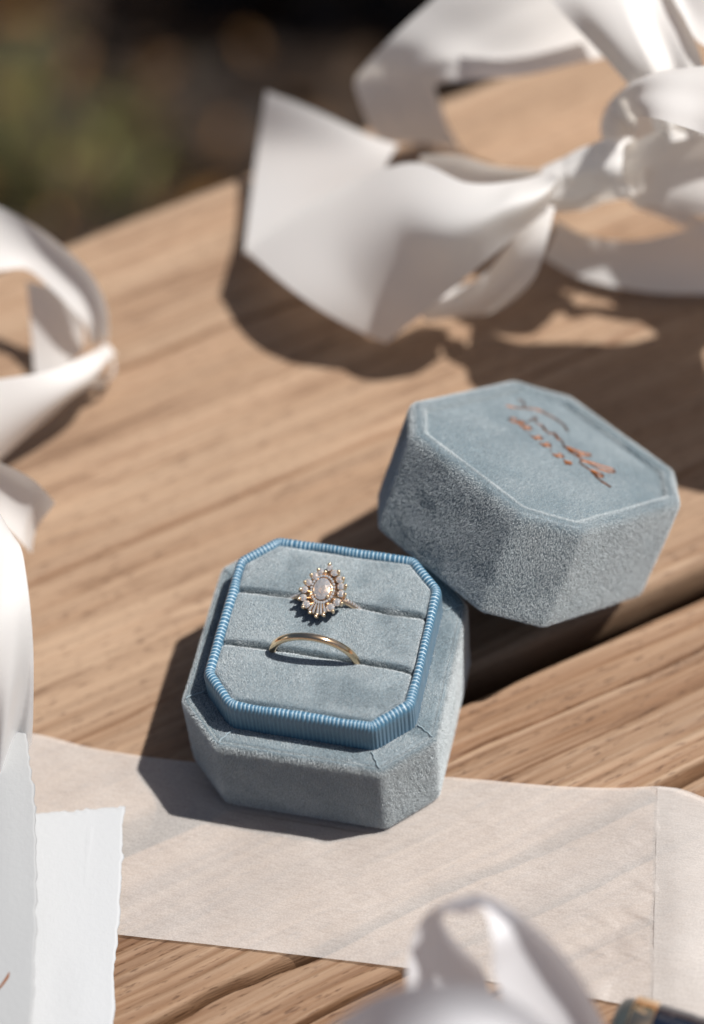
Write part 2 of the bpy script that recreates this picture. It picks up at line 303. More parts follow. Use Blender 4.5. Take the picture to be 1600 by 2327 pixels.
def flat_mat(name, col, rough=.8, spec=.3):
    m, nt, p = new_mat(name); p.inputs['Base Color'].default_value = (*col, 1); p.inputs['Roughness'].default_value = rough
    p.inputs['Specular IOR Level'].default_value = spec; return m

def leaf_mat(name, cols, transl):
    m, nt, p = new_mat(name)
    oi = nd(nt, 'ShaderNodeAttribute', attribute_name='tone')
    c = ramp(nt, oi.outputs['Fac'], [(i/(len(cols)-1), q) for i, q in enumerate(cols)])
    nt.links.new(c, p.inputs['Base Color']); p.inputs['Roughness'].default_value = .7
    tr = nd(nt, 'ShaderNodeBsdfTranslucent'); nt.links.new(c, tr.inputs['Color'])
    mx = nt.nodes.new('ShaderNodeMixShader'); mx.inputs[0].default_value = transl
    nt.links.new(p.outputs[0], mx.inputs[1]); nt.links.new(tr.outputs[0], mx.inputs[2])
    nt.links.new(mx.outputs[0], nt.nodes['Material Output'].inputs[0]); return m

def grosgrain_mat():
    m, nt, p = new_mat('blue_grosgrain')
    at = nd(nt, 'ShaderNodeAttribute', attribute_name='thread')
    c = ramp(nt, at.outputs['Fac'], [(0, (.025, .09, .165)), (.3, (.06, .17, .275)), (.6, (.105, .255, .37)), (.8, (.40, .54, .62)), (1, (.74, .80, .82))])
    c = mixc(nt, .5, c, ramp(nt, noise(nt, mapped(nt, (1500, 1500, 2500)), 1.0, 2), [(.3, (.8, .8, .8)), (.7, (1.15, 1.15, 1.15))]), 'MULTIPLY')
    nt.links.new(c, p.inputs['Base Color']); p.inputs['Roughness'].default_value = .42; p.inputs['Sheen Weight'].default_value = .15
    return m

WOOD = wood_mat()
VEL = velvet_mat('blue_grey_velvet', (.59, .655, .68), (.65, .685, .695))
VELD = velvet_mat('velvet_ground', (.16, .215, .245), (.20, .245, .27))
GROS = grosgrain_mat()
SATIN = cloth_mat('white_satin', (.95, .945, .93), .34, .46, (1.0, .94, .85), gloss=.35)
SATIN2 = cloth_mat('bright_silk', (.94, .95, .98), .30, .45, (.97, .97, .99), .2, 900, .3)
SATIN3 = cloth_mat('glossy_silk', (.88, .88, .87), .2, .30, (.9, .88, .84), .2, 900, .5)
ORG = organza_mat()
PAPER = paper_mat('white_paper', (.59, .605, .62))
VELLUM = paper_mat('grey_paper', (.52, .53, .535), .2)
GOLD = metal_mat('gold', (.96, .70, .44), .14)
GOLD2 = metal_mat('rose_gold', (.95, .68, .46), .24)
GOLD3 = metal_mat('prong_gold', (.95, .72, .48), .28)
COPPER = metal_mat('copper_foil', (.27, .10, .035), .5)
GEM = gem_mat('clear_stone', (1, 1, 1), .34)
GEMC = gem_mat('peach_stone', (.98, .97, .96), .46)
SEAM = flat_mat('seam_thread', (.32, .40, .44), .7)
BLUEGLOSS = flat_mat('dark_blue_gloss', (.006, .010, .022), .05, 1.0)
ENDGREY = flat_mat('dark_grey_end', (.06, .07, .07), .3, .5)
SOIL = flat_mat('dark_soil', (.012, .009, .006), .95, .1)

# ------------------------------------------------------------------ the table: planks with real ridges, checks and gaps
GR = math.radians(38.2)
table = thing('wooden_table', 'weathered brown wooden table with rough grained planks under the ring box', 'table', (0, 0, 0), (0, 0, GR))

def plank(v0, v1, u, v, seed, amp, cracks=(), radius=2.5, thick=28, pitch=1.0, lift=0.0):
    n1, n2, n3 = Noise(seed), Noise(seed+1), Noise(seed+2)
    U, Vv = np.meshgrid(u, v, indexing='ij')
    warp = 6*(n1(U/90, Vv/40)-.5)+1.2*(n2(U/28, Vv/12)-.5)
    q = Vv+warp
    ring = .38*n3(q/1.25/pitch, U/60)+.30*n1(q/.62/pitch+7, U/34)+.20*n2(q/3.9, U/120+3)+.12*n3(q/9+5, U/50)
    ring = np.clip((ring-.28)/.46, 0, 1)
    fine = n2(q/.42+3, U/14)
    h = amp*(ring-1)+amp*.35*(fine-.5)
    shade = lift+(1-lift)*np.clip(ring*.75+.25*fine, 0, 1)
    for (cv, wid, dep, ua, ub, sd) in cracks:
        nc = Noise(sd)
        cc = cv+1.4*(nc(U/22, 0)-.5)+.5*(nc(U/5, 3)-.5)
        wd = wid*1.15*(.55+.9*nc(U/13, 9))*np.clip((U-ua)/15, 0, 1)*np.clip((ub-U)/15, 0, 1)
        x = Vv-cc
        k = np.where(x < 0, np.clip(1+x/(wd*.45+1e-6), 0, 1), np.clip(1-x/(wd*1.6+1e-6), 0, 1))
        h = h-dep*k**2.2; shade = shade*(1-.55*np.clip(k*1.5, 0, 1))
    e0 = np.clip(1-(Vv-v0)/radius, 0, 1); e1 = np.clip(1-(v1-Vv)/radius, 0, 1)
    ed = n1(U/9, 5)
    h = h-radius*(.5+.7*ed)*(1-np.sqrt(np.clip(1-e0**2, 0, 1)))-radius*(.5+.7*ed)*(1-np.sqrt(np.clip(1-e1**2, 0, 1)))
    P = np.stack([U, Vv, h], -1)
    lo = P[:, :1].copy(); lo[..., 2] = -thick; hi = P[:, -1:].copy(); hi[..., 2] = -thick
    P = np.concatenate([lo, P, hi], 1); shade = np.concatenate([shade[:, :1]*.8, shade, shade[:, -1:]*.8], 1)
    n, m = P.shape[:2]
    F = grid_faces(n, m)
    bot = np.array([[i*m, i*m+m-1, (i+1)*m+m-1, (i+1)*m] for i in range(n-1)])
    return P.reshape(-1, 3), np.concatenate([F, bot]), shade.ravel()

def uu(a, b, step, lo=-420, hi=520):
    return np.concatenate([np.linspace(lo, a, 12)[:-1], np.arange(a, b, step), np.linspace(b, hi, 12)])
v = np.concatenate([np.linspace(-168, -100, 18)[:-1], np.arange(-100, -10.6, .28)])
V, F, sh = plank(-168, -10.6, uu(-110, 130, 1.6), v, 3, .42, [(-48.3, 1.5, 8.0, -200, 300, 41), (-60.5, .9, 4.0, -60, 160, 43), (-22, .6, 1.5, 10, 160, 47), (-72, .8, 2.5, -60, 120, 49)], 1.4, lift=.2)
mk('plank', V, F, WOOD, table, attrs={'ridge': sh})
v = np.arange(-3.4, 153.6, .5)
V, F, sh = plank(-3.4, 153.5, uu(-60, 260, 2.0), v, 23, .30, [(61, .7, .6, -200, 400, 51), (20, .5, .5, -120, 120, 53), (108.5, 1.0, 3.0, -140, 60, 55), (92, .6, 1.5, 20, 160, 57)], 3.0, pitch=1.15, lift=.60)
mk('plank', V, F, WOOD, table, attrs={'ridge': sh})
v = np.arange(-330, -174, 2.0)
V, F, sh = plank(-330, -175, np.linspace(-420, 520, 80), v, 33, .3, [], 2.5)
mk('plank', V, F, WOOD, table, attrs={'ridge': sh})

# ------------------------------------------------------------------ velvet pile: short fibres over a mesh
nA, nB = Noise(71), Noise(72)
def pile(host, density, length, nap, parent, seed, width=.055, keep=None, flat=0.0, blot=1.0, avoid=None):
    me = host.data; me.calc_loop_triangles()
    nt_ = len(me.loop_triangles); tri = np.empty(nt_*3, np.int32); me.loop_triangles.foreach_get('vertices', tri); tri = tri.reshape(-1, 3)
    co = np.empty(len(me.vertices)*3, np.float32); me.vertices.foreach_get('co', co); co = co.reshape(-1, 3).astype(float)/S
    vn = np.empty(len(me.vertices)*3, np.float32); me.vertices.foreach_get('normal', vn); vn = vn.reshape(-1, 3)
    a, b, c = co[tri[:, 0]], co[tri[:, 1]], co[tri[:, 2]]
    area = .5*np.linalg.norm(np.cross(b-a, c-a), axis=1)
    if keep is not None: area = area*keep((a+b+c)/3)
    r = np.random.default_rng(seed)
    N = int(area.sum()*density)
    idx = r.choice(len(tri), N, p=area/area.sum())
    u = r.random(N); v = r.random(N); f = u+v > 1; u[f] = 1-u[f]; v[f] = 1-v[f]
    p = a[idx]*(1-u-v)[:, None]+b[idx]*u[:, None]+c[idx]*v[:, None]
    n = vn[tri[idx, 0]]*(1-u-v)[:, None]+vn[tri[idx, 1]]*u[:, None]+vn[tri[idx, 2]]*v[:, None]
    n /= np.linalg.norm(n, axis=1, keepdims=True)+1e-9
    nx = nA(p[:, 0]/7+p[:, 2]/5, p[:, 1]/7+3); ny = nB(p[:, 0]/6+9, p[:, 1]/6+p[:, 2]/6)
    nc = nA(p[:, 0]/2.2+p[:, 2]/2+31, p[:, 1]/2.2)
    bl = np.where(n[:, 2] > .7, blot, .72)
    ang = ((nx-.5)*4.5+(nc-.5)*1.6)*bl; lean = flat+.15+1.15*(np.clip(ny*1.3-.15, 0, 1)*bl+.35*(1-bl))*(.45+.55*bl)
    if avoid is not None:
        cand = np.nonzero((p[:, 2] > avoid[1]) & (p[:, 0] > avoid[0][:, 0].min()-1) & (p[:, 0] < avoid[0][:, 0].max()+1))[0]
        dmin = np.full(len(cand), 9.0)
        for a0 in avoid[0]: dmin = np.minimum(dmin, np.hypot(p[cand, 0]-a0[0], p[cand, 1]-a0[1]))
        ok = np.ones(N, bool); ok[cand[dmin < .36]] = False
        p, n, ang, lean, idx = p[ok], n[ok], ang[ok], lean[ok], idx[ok]; N = len(p)
    nap = np.asarray(nap, float)
    t = nap-n*(n@nap)[:, None]; tl = np.linalg.norm(t, axis=1, keepdims=True); t = t/(tl+1e-6)
    bt = np.cross(n, t); td = t*np.cos(ang)[:, None]+bt*np.sin(ang)[:, None]
    d = n+td*lean[:, None]+r.normal(0, .33, (N, 3)); d /= np.linalg.norm(d, axis=1, keepdims=True)
    L = length*(.7+.6*r.random(N))
    sd = np.cross(d, r.normal(0, 1, (N, 3))); sd /= np.linalg.norm(sd, axis=1, keepdims=True)+1e-9
    wv = width*(.7+.6*r.random(N))
    b0 = p-n*.03
    V = np.stack([b0-sd*wv[:, None]/2, b0+sd*wv[:, None]/2, b0+d*L[:, None]], 1).reshape(-1, 3)
    o = mk('velvet_pile', V, np.arange(N*3).reshape(-1, 3), VEL, parent, smooth=False)
    o['kind'] = 'stuff'
    return o

# ------------------------------------------------------------------ ring box base
BA, BB, BC, BH = 26.0, 25.7, 9.2, 23.5
base = thing('ring_box', 'open blue velvet ring box with ribbed ribbon rim, holding two rings', 'ring box', (0, 0, .7))
prof = [(3, 0), (1.0, 0), (.3, .35), (.05, 1.2)]+[(0, z) for z in np.linspace(2.5, BH-2.2, 14)]+[(.05, BH-1.3), (.3, BH-.6), (.7, BH-.2), (.95, BH-.12), (1.1, BH-.5), (1.3, BH-.1), (1.8, BH), (3, BH-.05), (4.0, BH-.1), (5.2, BH-.4), (5.6, BH-3)]
V, F, n = oct_shell(BA, BB, BC, 2.2, prof)
nz = Noise(8)
V[:, :2] *= (1+.006*(nz(V[:, 0]/9+3, V[:, 1]/9+V[:, 2]/8)-.5))[:, None]
V, F2 = loop_cap(V, n, 0)
body = mk('body', V, np.concatenate([tri(F), F2[:, ::-1]]), VELD, base)
pile(body, 62, .50, (.25, .2, -1), body, 1, keep=lambda p: ((p[:, 2] > .2) & (p[:, 2] < 60)).astype(float))
# stitched seams across the ledge at the corners
for i in range(8):
    p8 = [(-BA+BC, -BB), (BA-BC, -BB), (BA, -BB+BC), (BA, BB-BC), (BA-BC, BB), (-BA+BC, BB), (-BA, BB-BC), (-BA, -BB+BC)]
    o = np.array(p8[i]); dirn = -o/np.linalg.norm(o)
    tt = np.linspace(.9, 4.9, 9); pts = np.array([[*(o+dirn*t_+np.array([-dirn[1], dirn[0]])*.12*math.sin(t_*4+i)), BH+.28-.35*max(0, 1.6-t_)**2] for t_ in tt])
    sd = np.array([-dirn[1], dirn[0], 0])*.11
    rows = np.stack([pts-sd-np.array([0, 0, .2]), pts-sd*.6+np.array([0, 0, .12]), pts+sd*.6+np.array([0, 0, .12]), pts+sd-np.array([0, 0, .2])], 1)
    mk('seam', rows.reshape(-1, 3), grid_faces(9, 4), SEAM, base)

# ribbed ribbon wrapped round the raised platform
PA, PB, PC, PZ = 21.5, 21.1, 6.9, 31.4
lp = oct_loop(PA, PB, PC, 3.2, 9, 60)
lpc = np.concatenate([lp, lp[:1]]); seglen = np.linalg.norm(np.diff(lpc, axis=0), axis=1); cum = np.concatenate([[0], np.cumsum(seglen)])
per = cum[-1]; NR = 186; NS = NR*7
sv = np.arange(NS)/NS*per
px = np.interp(sv, cum, lpc[:, 0]); py = np.interp(sv, cum, lpc[:, 1])
tx = np.roll(px, -3)-np.roll(px, 3); ty = np.roll(py, -3)-np.roll(py, 3); tl = np.hypot(tx, ty); ox, oy = ty/tl, -tx/tl
nw = Noise(15)
phase = sv/per*NR+.9*(nw(sv/5, 0)-.5)+.3*(nw(sv/1.3, 2)-.5)
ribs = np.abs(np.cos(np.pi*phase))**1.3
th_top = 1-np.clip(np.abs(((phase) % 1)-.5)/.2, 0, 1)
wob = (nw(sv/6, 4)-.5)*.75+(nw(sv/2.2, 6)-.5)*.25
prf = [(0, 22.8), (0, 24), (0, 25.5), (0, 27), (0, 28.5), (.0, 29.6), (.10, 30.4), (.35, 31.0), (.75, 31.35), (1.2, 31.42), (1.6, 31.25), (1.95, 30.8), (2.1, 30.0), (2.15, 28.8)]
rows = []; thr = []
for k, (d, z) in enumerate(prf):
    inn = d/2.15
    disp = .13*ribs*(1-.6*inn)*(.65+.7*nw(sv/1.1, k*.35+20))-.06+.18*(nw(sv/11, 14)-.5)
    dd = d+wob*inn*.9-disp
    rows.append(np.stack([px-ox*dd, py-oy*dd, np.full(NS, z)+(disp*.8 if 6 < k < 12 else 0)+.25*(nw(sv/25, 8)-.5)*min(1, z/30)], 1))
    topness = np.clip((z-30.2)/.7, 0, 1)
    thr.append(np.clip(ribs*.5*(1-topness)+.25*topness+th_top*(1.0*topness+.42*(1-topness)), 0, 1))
rows = np.array(rows)
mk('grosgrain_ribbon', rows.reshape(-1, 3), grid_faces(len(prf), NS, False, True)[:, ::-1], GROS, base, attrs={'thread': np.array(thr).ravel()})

# three velvet cushions with the slots between them
IA, IB, IC = PA-1.75, PB-1.75, PC-1.0
def half_width(y):
    return np.where(np.abs(y) > IB-IC, IA-(np.abs(y)-(IB-IC)), IA)
def cushion(y0, y1, seed):
    ny = int((y1-y0)/.4)+2; y = np.linspace(y0, y1, ny); nxs = 110; s = np.linspace(-1, 1, nxs)
    Y = np.repeat(y[:, None], nxs, 1); X = half_width(y)[:, None]*s[None]
    dx = half_width(Y)-np.abs(X); dc = (IA+IB-IC-np.abs(X)-np.abs(Y))/1.414
    dside = np.minimum(np.minimum(dx, IB-np.abs(Y)), np.maximum(dc, 0))
    dslot = np.minimum(np.where(y0 > -IB+.1, Y-y0, 99), np.where(y1 < IB-.1, y1-Y, 99))
    n_ = Noise(seed)
    z = 30.7+.75*(1-np.exp(-dside/3.0))+.35*(n_(X/6, Y/6)-.5)-.12*np.cos(X/5+seed)
    z -= 1.7*np.clip(1-dside/1.0, 0, 1)**2
    wv = .25*(n_(X/4+5, Y*0)-.5)
    z -= 2.8*np.clip(1-(dslot+wv)/.9, 0, 1)**2
    return np.stack([X, Y, z], -1).reshape(-1, 3), grid_faces(ny, nxs)[:, ::-1]
G1, G2 = 6.65, -6.2
for k, (y0, y1) in enumerate(((-IB, G2-.04), (G2+.04, G1-.04), (G1+.04, IB))):
    V, F = cushion(y0, y1, 60+k)
    if k == 2: V[:, 2] += .25*np.exp(-((V[:, 0]-9)/4)**2)*0
    cu = mk('cushion', V, F, VELD, base)
    cu.data.update()
    if cu.data.polygons[len(F)//2].normal.z < 0: cu.data.flip_normals()
    pile(cu, 95, .45, (.5, .85, 0), cu, 5+k, flat=.75, blot=.55)

# ------------------------------------------------------------------ lid with raised border and copper lettering
LD = D['lid']
lid = thing('ring_box_cover', 'tilted blue velvet box lid with copper handwriting leaning on the ring box', 'box lid', LD['loc'], LD['rot'])
h = LD['h']
prof = [(3.4, 12), (3.3, 1.0), (3.0, .25), (1.6, 0), (.6, .15), (.1, .9)]+[(0, z) for z in np.linspace(2.2, h-2.6, 14)]+[(.06, h-1.5), (.4, h-.6), (1.0, h-.12), (1.9, h), (2.6, h-.15), (3.0, h-.6), (3.2, h-1.2), (3.6, h-1.45), (4.6, h-1.3), (6.5, h-1.1), (9, h-1.0), (12, h-1.0)]
V, F, n = oct_shell(LD['a'], LD['b'], LD['c'], 2.4, prof)
nz = Noise(18); V[:, :2] *= (1+.007*(nz(V[:, 0]/9+3, V[:, 1]/9+V[:, 2]/8)-.5))[:, None]
V[:, 2] += .25*(nz(V[:, 0]/7, V[:, 1]/7)-.5)*(V[:, 2] > h-1.5)
V, F2 = loop_cap(V, n, len(prof)-1)
V, F3 = loop_cap(V, n, 0)
shell = mk('shell', V, np.concatenate([tri(F), F2, F3[:, ::-1]]), VELD, lid)

def stroke(pts, z, wdt, n=7):
    P = catmull(pts, n); T = np.gradient(P, axis=0); T /= np.linalg.norm(T, axis=1, keepdims=True)+1e-9
    Nn = np.c_[-T[:, 1], T[:, 0]]; wv = np.full((len(P), 1), wdt/2)
    A = np.c_[P-Nn*wv, np.full(len(P), z-.35)]; B = np.c_[P-Nn*wv*.7, np.full(len(P), z)]; Cc = np.c_[P+Nn*wv*.7, np.full(len(P), z)]; Dd = np.c_[P+Nn*wv, np.full(len(P), z-.35)]
    return np.stack([A, B, Cc, Dd], 1).reshape(-1, 3), grid_faces(len(P), 4)
def strokes(name, lst, z, wdt, parent):
    VV, FF, o = [], [], 0
    for s in lst:
        V, F = stroke(s, z, wdt); VV.append(V); FF.append(F+o); o += len(V)
    return mk(name, np.concatenate(VV), np.concatenate(FF), COPPER, parent)
ZT = h-.78
strokes('name_lettering', D['name'], ZT, .36, lid)
DIG = {'0': [[(.5, 1), (.1, .75), (.05, .35), (.4, 0), (.85, .25), (.9, .7), (.5, 1)]],
       '9': [[(.85, .75), (.5, 1), (.12, .8), (.25, .5), (.7, .5), (.88, .8), (.75, .35), (.4, 0)]],
       '2': [[(.1, .75), (.35, 1), (.8, .9), (.75, .6), (.35, .25), (.05, .02), (.5, .06), (.95, .02)]],
       '4': [[(.55, 1), (.3, .65), (.05, .35), (.5, .36), (.95, .38)], [(.8, .8), (.68, .4), (.6, 0)]]}
dl = []
for chh, (cx, cyy) in zip('0922224', D['date']):
    for st in DIG[chh]:
        dl.append([(cx+(yy-.5)*2.1+.0, cyy-(xx-.5)*2.0-.35*(yy-.5)) for xx, yy in st])
for (cx, cyy) in D['dots']: dl.append([(cx-.15, cyy), (cx+.15, cyy-.1), (cx+.12, cyy-.25)])
strokes('date_lettering', dl, ZT, .32, lid)
stamp = np.concatenate([catmull(q, 6) for q in list(D['name'])+dl])
pile(shell, 76, .50, (.15, -.35, -1), shell, 9, width=.048, keep=lambda p: (((p[:, 2] > 1.2) | (np.abs(p[:, 0])+np.abs(p[:, 1]) > 23.5))).astype(float)*np.where((p[:, 2] > h-1.7) & (np.abs(p[:, 0]) < 22.2) & (np.abs(p[:, 1]) < 21.2) & (np.abs(p[:, 0])+np.abs(p[:, 1]) < 37.2), .34, 1.0), flat=.0, blot=.4, avoid=(stamp, h-1.6))

# ------------------------------------------------------------------ rings
def torus_band(R, hw, thick, n=120, m=14):
    a = np.linspace(0, 2*np.pi, n, endpoint=False); bb = np.linspace(0, 2*np.pi, m, endpoint=False)
    ex = 2.6; cr = np.sign(np.cos(bb))*np.abs(np.cos(bb))**(2/ex); sr = np.sign(np.sin(bb))*np.abs(np.sin(bb))**(2/ex)
    rr = R+thick/2*sr; yy = hw*cr
    V = np.stack([np.cos(a)[:, None]*rr[None], np.broadcast_to(yy, (n, m)), np.sin(a)[:, None]*rr[None]], -1)
    return V.reshape(-1, 3), grid_faces(n, m, True, True)
band = thing('wedding_band', 'plain thin gold wedding band standing in the front cushion slot', 'ring', (-.4, -6.35, 31.0), (math.radians(4), 0, math.radians(1.2)))
V, F = torus_band(8.55, .72, 1.45, 160, 18)
mk('band', V, F, GOLD, band)

HT = math.radians(15)
ering = thing('engagement_ring', 'gold ring with pear shaped cluster of clear stones standing in the back cushion slot', 'ring', (-1.1, 6.4, 36.0), (HT, 0, 0))
V, F = torus_band(8.2, .62, 1.15, 140, 14)
ca, sa = math.cos(-HT), math.sin(-HT)
V = np.stack([V[:, 0], V[:, 1]*ca-(V[:, 2]-9.4)*sa, V[:, 1]*sa+(V[:, 2]-9.4)*ca], -1)
mk('band', V, F, GOLD2, ering)
def gem(R, ry=None, n=8, depth=.55, crown=.46, rot=0):
    ry = ry or R; a = np.arange(n)*2*np.pi/n+rot; g = np.arange(2*n)*np.pi/n+rot
    ring = lambda ang, k, z: np.c_[np.cos(ang)*R*k, np.sin(ang)*ry*k, np.full(len(ang), z)]
    V = np.concatenate([ring(a, .42, crown*R), ring(a+np.pi/n, .74, crown*R*.62), ring(g, 1, 0), ring(g, 1, -.06*R), ring(a, .45, -depth*R*1.1), [[0, 0, -depth*R*1.7]]])
    F = [list(range(n))]
    T, K, G, G2_, Pv, ap = 0, n, 2*n, 4*n, 6*n, 7*n
    for i in range(n):
        j = (i+1) % n
        F += [[T+i, K+i, T+j], [T+i, K+(i-1) % n, K+i] if False else [T+j, K+i, K+j], [K+i, G+(2*i) % (2*n), G+(2*i+1) % (2*n)], [K+i, G+(2*i+1) % (2*n), G+(2*i+2) % (2*n)], [K+i, T+i, G+(2*i)]]
        F[-1] = [T+i, G+2*i, K+i]; F[-4] = [T+j, K+i, G+(2*i+2) % (2*n)]
        F += [[G+2*i, G2_+2*i, G2_+2*i+1, G+2*i+1], [G+2*i+1, G2_+2*i+1, G2_+(2*i+2) % (2*n), G+(2*i+2) % (2*n)]]
        F += [[G2_+2*i, Pv+i, G2_+2*i+1], [G2_+2*i+1, Pv+i, Pv+j], [G2_+2*i+1, Pv+j, G2_+(2*i+2) % (2*n)], [Pv+i, ap, Pv+j]]
    F = [f for f in F]
    return V, F
def clean_gem(o):
    import bmesh
    bm = bmesh.new(); bm.from_mesh(o.data); bmesh.ops.remove_doubles(bm, verts=bm.verts, dist=1e-7)
    bmesh.ops.recalc_face_normals(bm, faces=bm.faces); bm.to_mesh(o.data); bm.free()
def place_gem(name, u, v, z, R, ry=None, mat=GEM, n=8, rot=0, tilt=(0, 0), **kw):
    V, F = gem(R, ry, n, rot=0, **kw); cr, sr = math.cos(rot), math.sin(rot)
    V = np.stack([V[:, 0]*cr-V[:, 1]*sr, V[:, 0]*sr+V[:, 1]*cr, V[:, 2]+V[:, 0]*tilt[0]+V[:, 1]*tilt[1]], -1)+np.array([u, v, z])
    o = mk(name, V, F, mat, ering, smooth=False); clean_gem(o); return o
halo = D['halo']; cu_, cv_ = D['centre']
for i, (u, v_, r_) in enumerate(halo):
    if i == 0: place_gem('halo_stone', u, v_-.1, .3, .55, .8, rot=-.1)
    else: place_gem('halo_stone', u, v_, .2, r_*1.55, rot=i*.7, tilt=((u-cu_)*-.03, (v_-cv_)*-.03))
# gold cup round each stone and a plate that joins them
def disc(u, v, r, z0, z1, n=14, k=.75):
    a = np.arange(n)*2*np.pi/n
    V = np.concatenate([np.c_[u+np.cos(a)*r*k*.8, v+np.sin(a)*r*k*.8, np.full(n, z0)], np.c_[u+np.cos(a)*r, v+np.sin(a)*r, np.full(n, z1)], np.c_[u+np.cos(a)*r*.8, v+np.sin(a)*r*.8, np.full(n, z1)], np.c_[u+np.cos(a)*r*.25, v+np.sin(a)*r*.25, np.full(n, z0+.15)]])
    F = grid_faces(4, n, False, True); return V, F
VV, FF, o_ = [], [], 0
for (u, v_, r_) in halo:
    V, F = disc(u, v_, r_*1.35, -1.2, .05); VV.append(V); FF.append(F+o_); o_ += len(V)
ang = np.linspace(0, 2*np.pi, 40, endpoint=False)
for (k, z0, z1) in ((1.0, -1.0, -.28),):
    hp = np.array([q[:2] for q in halo]+[q[1] for q in D['bag']]); ha = np.arctan2(hp[:, 1]-cv_, hp[:, 0]-cu_); hr = np.hypot(hp[:, 0]-cu_, hp[:, 1]-cv_); so_ = np.argsort(ha)
    rr_ = np.interp((ang+np.pi) % (2*np.pi)-np.pi, ha[so_], hr[so_], period=2*np.pi)*1.02
    rim = np.c_[cu_+np.cos(ang)*rr_, cv_+np.sin(ang)*rr_]
    V = np.concatenate([np.c_[rim*[.9, .9]+[.1*cu_, .1*cv_], np.full(40, z0)], np.c_[rim, np.full(40, z1)], np.c_[[[cu_, cv_]]*40, np.full(40, z1+.05)]])
    VV.append(V); FF.append(grid_faces(3, 40, False, True)+o_); o_ += len(V)
V, F = disc(cu_, cv_, 2.2, -1.6, .05, 28, .9); VV.append(V); FF.append(F+o_); o_ += len(V)
gal = mk('gallery', np.concatenate(VV), np.concatenate(FF), GOLD2, ering)
place_gem('centre_stone', cu_, cv_, .55, 1.75, 2.35, mat=GEMC, n=8, depth=.42, crown=.36)
# tiny accent stones round the centre
for k in range(26):
    a = k/26*2*np.pi
    place_gem('accent_stone', cu_+.08+2.28*math.cos(a), cv_+2.85*math.sin(a), .36, .29, n=6)
for b0, b1 in D['bag']:
    p0, p1 = np.array(b0), np.array(b1); dv = p1-p0; ln_ = np.linalg.norm(dv); dv /= ln_; nv = np.array([-dv[1], dv[0]])
    def ringp(k, z, e): return [[*(p0+dv*e+nv*.12*k), z], [*(p0+dv*e-nv*.12*k), z], [*(p1-dv*e-nv*.28*k), z-.1], [*(p1-dv*e+nv*.28*k), z-.1]]
    V = np.array(ringp(.5, .52, .2)+ringp(1, .32, 0)+ringp(1, .1, 0)+ringp(.25, -.4, .3))
    F = [[0, 1, 2, 3]]+[[r*4+i, (r+1)*4+i, (r+1)*4+(i+1) % 4, r*4+(i+1) % 4] for r in range(3) for i in range(4)]+[[15, 14, 13, 12]]
    o = mk('baguette_stone', V, F, GEM, ering, smooth=False); clean_gem(o)
def prong(u, v, ztop, r, length, lean):
    n = 12; a = np.arange(n)*2*np.pi/n; rows = []
    for (k, z) in [(.8, ztop-length), (.9, ztop-length*.5), (1, ztop-r*.6), (.95, ztop-r*.1), (.75, ztop+r*.3), (.4, ztop+r*.55), (.05, ztop+r*.62)]:
        l_ = (ztop-z)/length
        rows.append(np.c_[u+np.cos(a)*r*k-lean[0]*l_, v+np.sin(a)*r*k-lean[1]*l_, np.full(n, z)])
    return np.concatenate(rows), grid_faces(7, n, False, True)
for (u, v_) in D['prong']:
    d = np.array([u-cu_, v_-cv_]); d /= np.linalg.norm(d)
    V, F = prong(u-d[0]*.1, v_-d[1]*.1, .5, .42, 2.0, d*.35); mk('prong', V, F, GOLD3, ering)
for (u, v_) in D['inprong']:
    V, F = prong(u, v_, 1.0, .36, 1.4, (0, 0)); mk('prong', V, F, GOLD3, ering)
# pave stones on the shoulder of the band
for k in range(9):
    for sgn in (-1, 1):
        a = math.radians(90-sgn*(24+k*4.6)); x, z = math.cos(a)*8.85, math.sin(a)*8.85-9.4
        yy, zz = -z*sa, z*ca
        place_gem('shoulder_stone', x, yy, zz, .3, n=6)

# ------------------------------------------------------------------ sheer silk ribbon lying across the planks
ogo = (0, 0, 0)
A = catmull([s[0] for s in D['organza']], 44); B = catmull([s[1] for s in D['organza']], 44)
m = 170; t = np.linspace(0, 1, m)
V = A[:, None]*(1-t)[None, :, None]+B[:, None]*t[None, :, None]
nz = Noise(31); nz2 = Noise(32)
X, Y = V[..., 0], V[..., 1]
z = .42+.25*nz(X/14, Y/9)+.10*nz2(X/3.0, Y/1.1)
sx = np.linspace(0, 1, len(A))[:, None]
xf = X*.951-Y*.31
cr = np.exp(-((xf-77)/8)**2)*.8*(xf < 87)+.12
z += cr*1.1*np.clip(nz(X/7+4, Y/2.2+X/9+2)-.42, 0, 1)+.5*np.clip(nz2(X/22+3, (Y+.25*X)/5)-.6, 0, 1)

inbox = (np.abs(X) < 27) & (np.abs(Y) < 27) & (np.abs(X)+np.abs(Y) < 43)
z = np.where(inbox, np.minimum(z, .55), z)
V[..., 2] = z+.05
z = None
org = mk('silk_ribbon', V.reshape(-1, 3), grid_faces(len(A), m), ORG)
ribbon('folded_end', D['organza_fold'], ORG, org, (0, 0, 0), .0, .35, 9, 30, 120, 61)
tag(org, 'wide sheer beige silk ribbon lying flat across the planks under the ring box', 'ribbon')

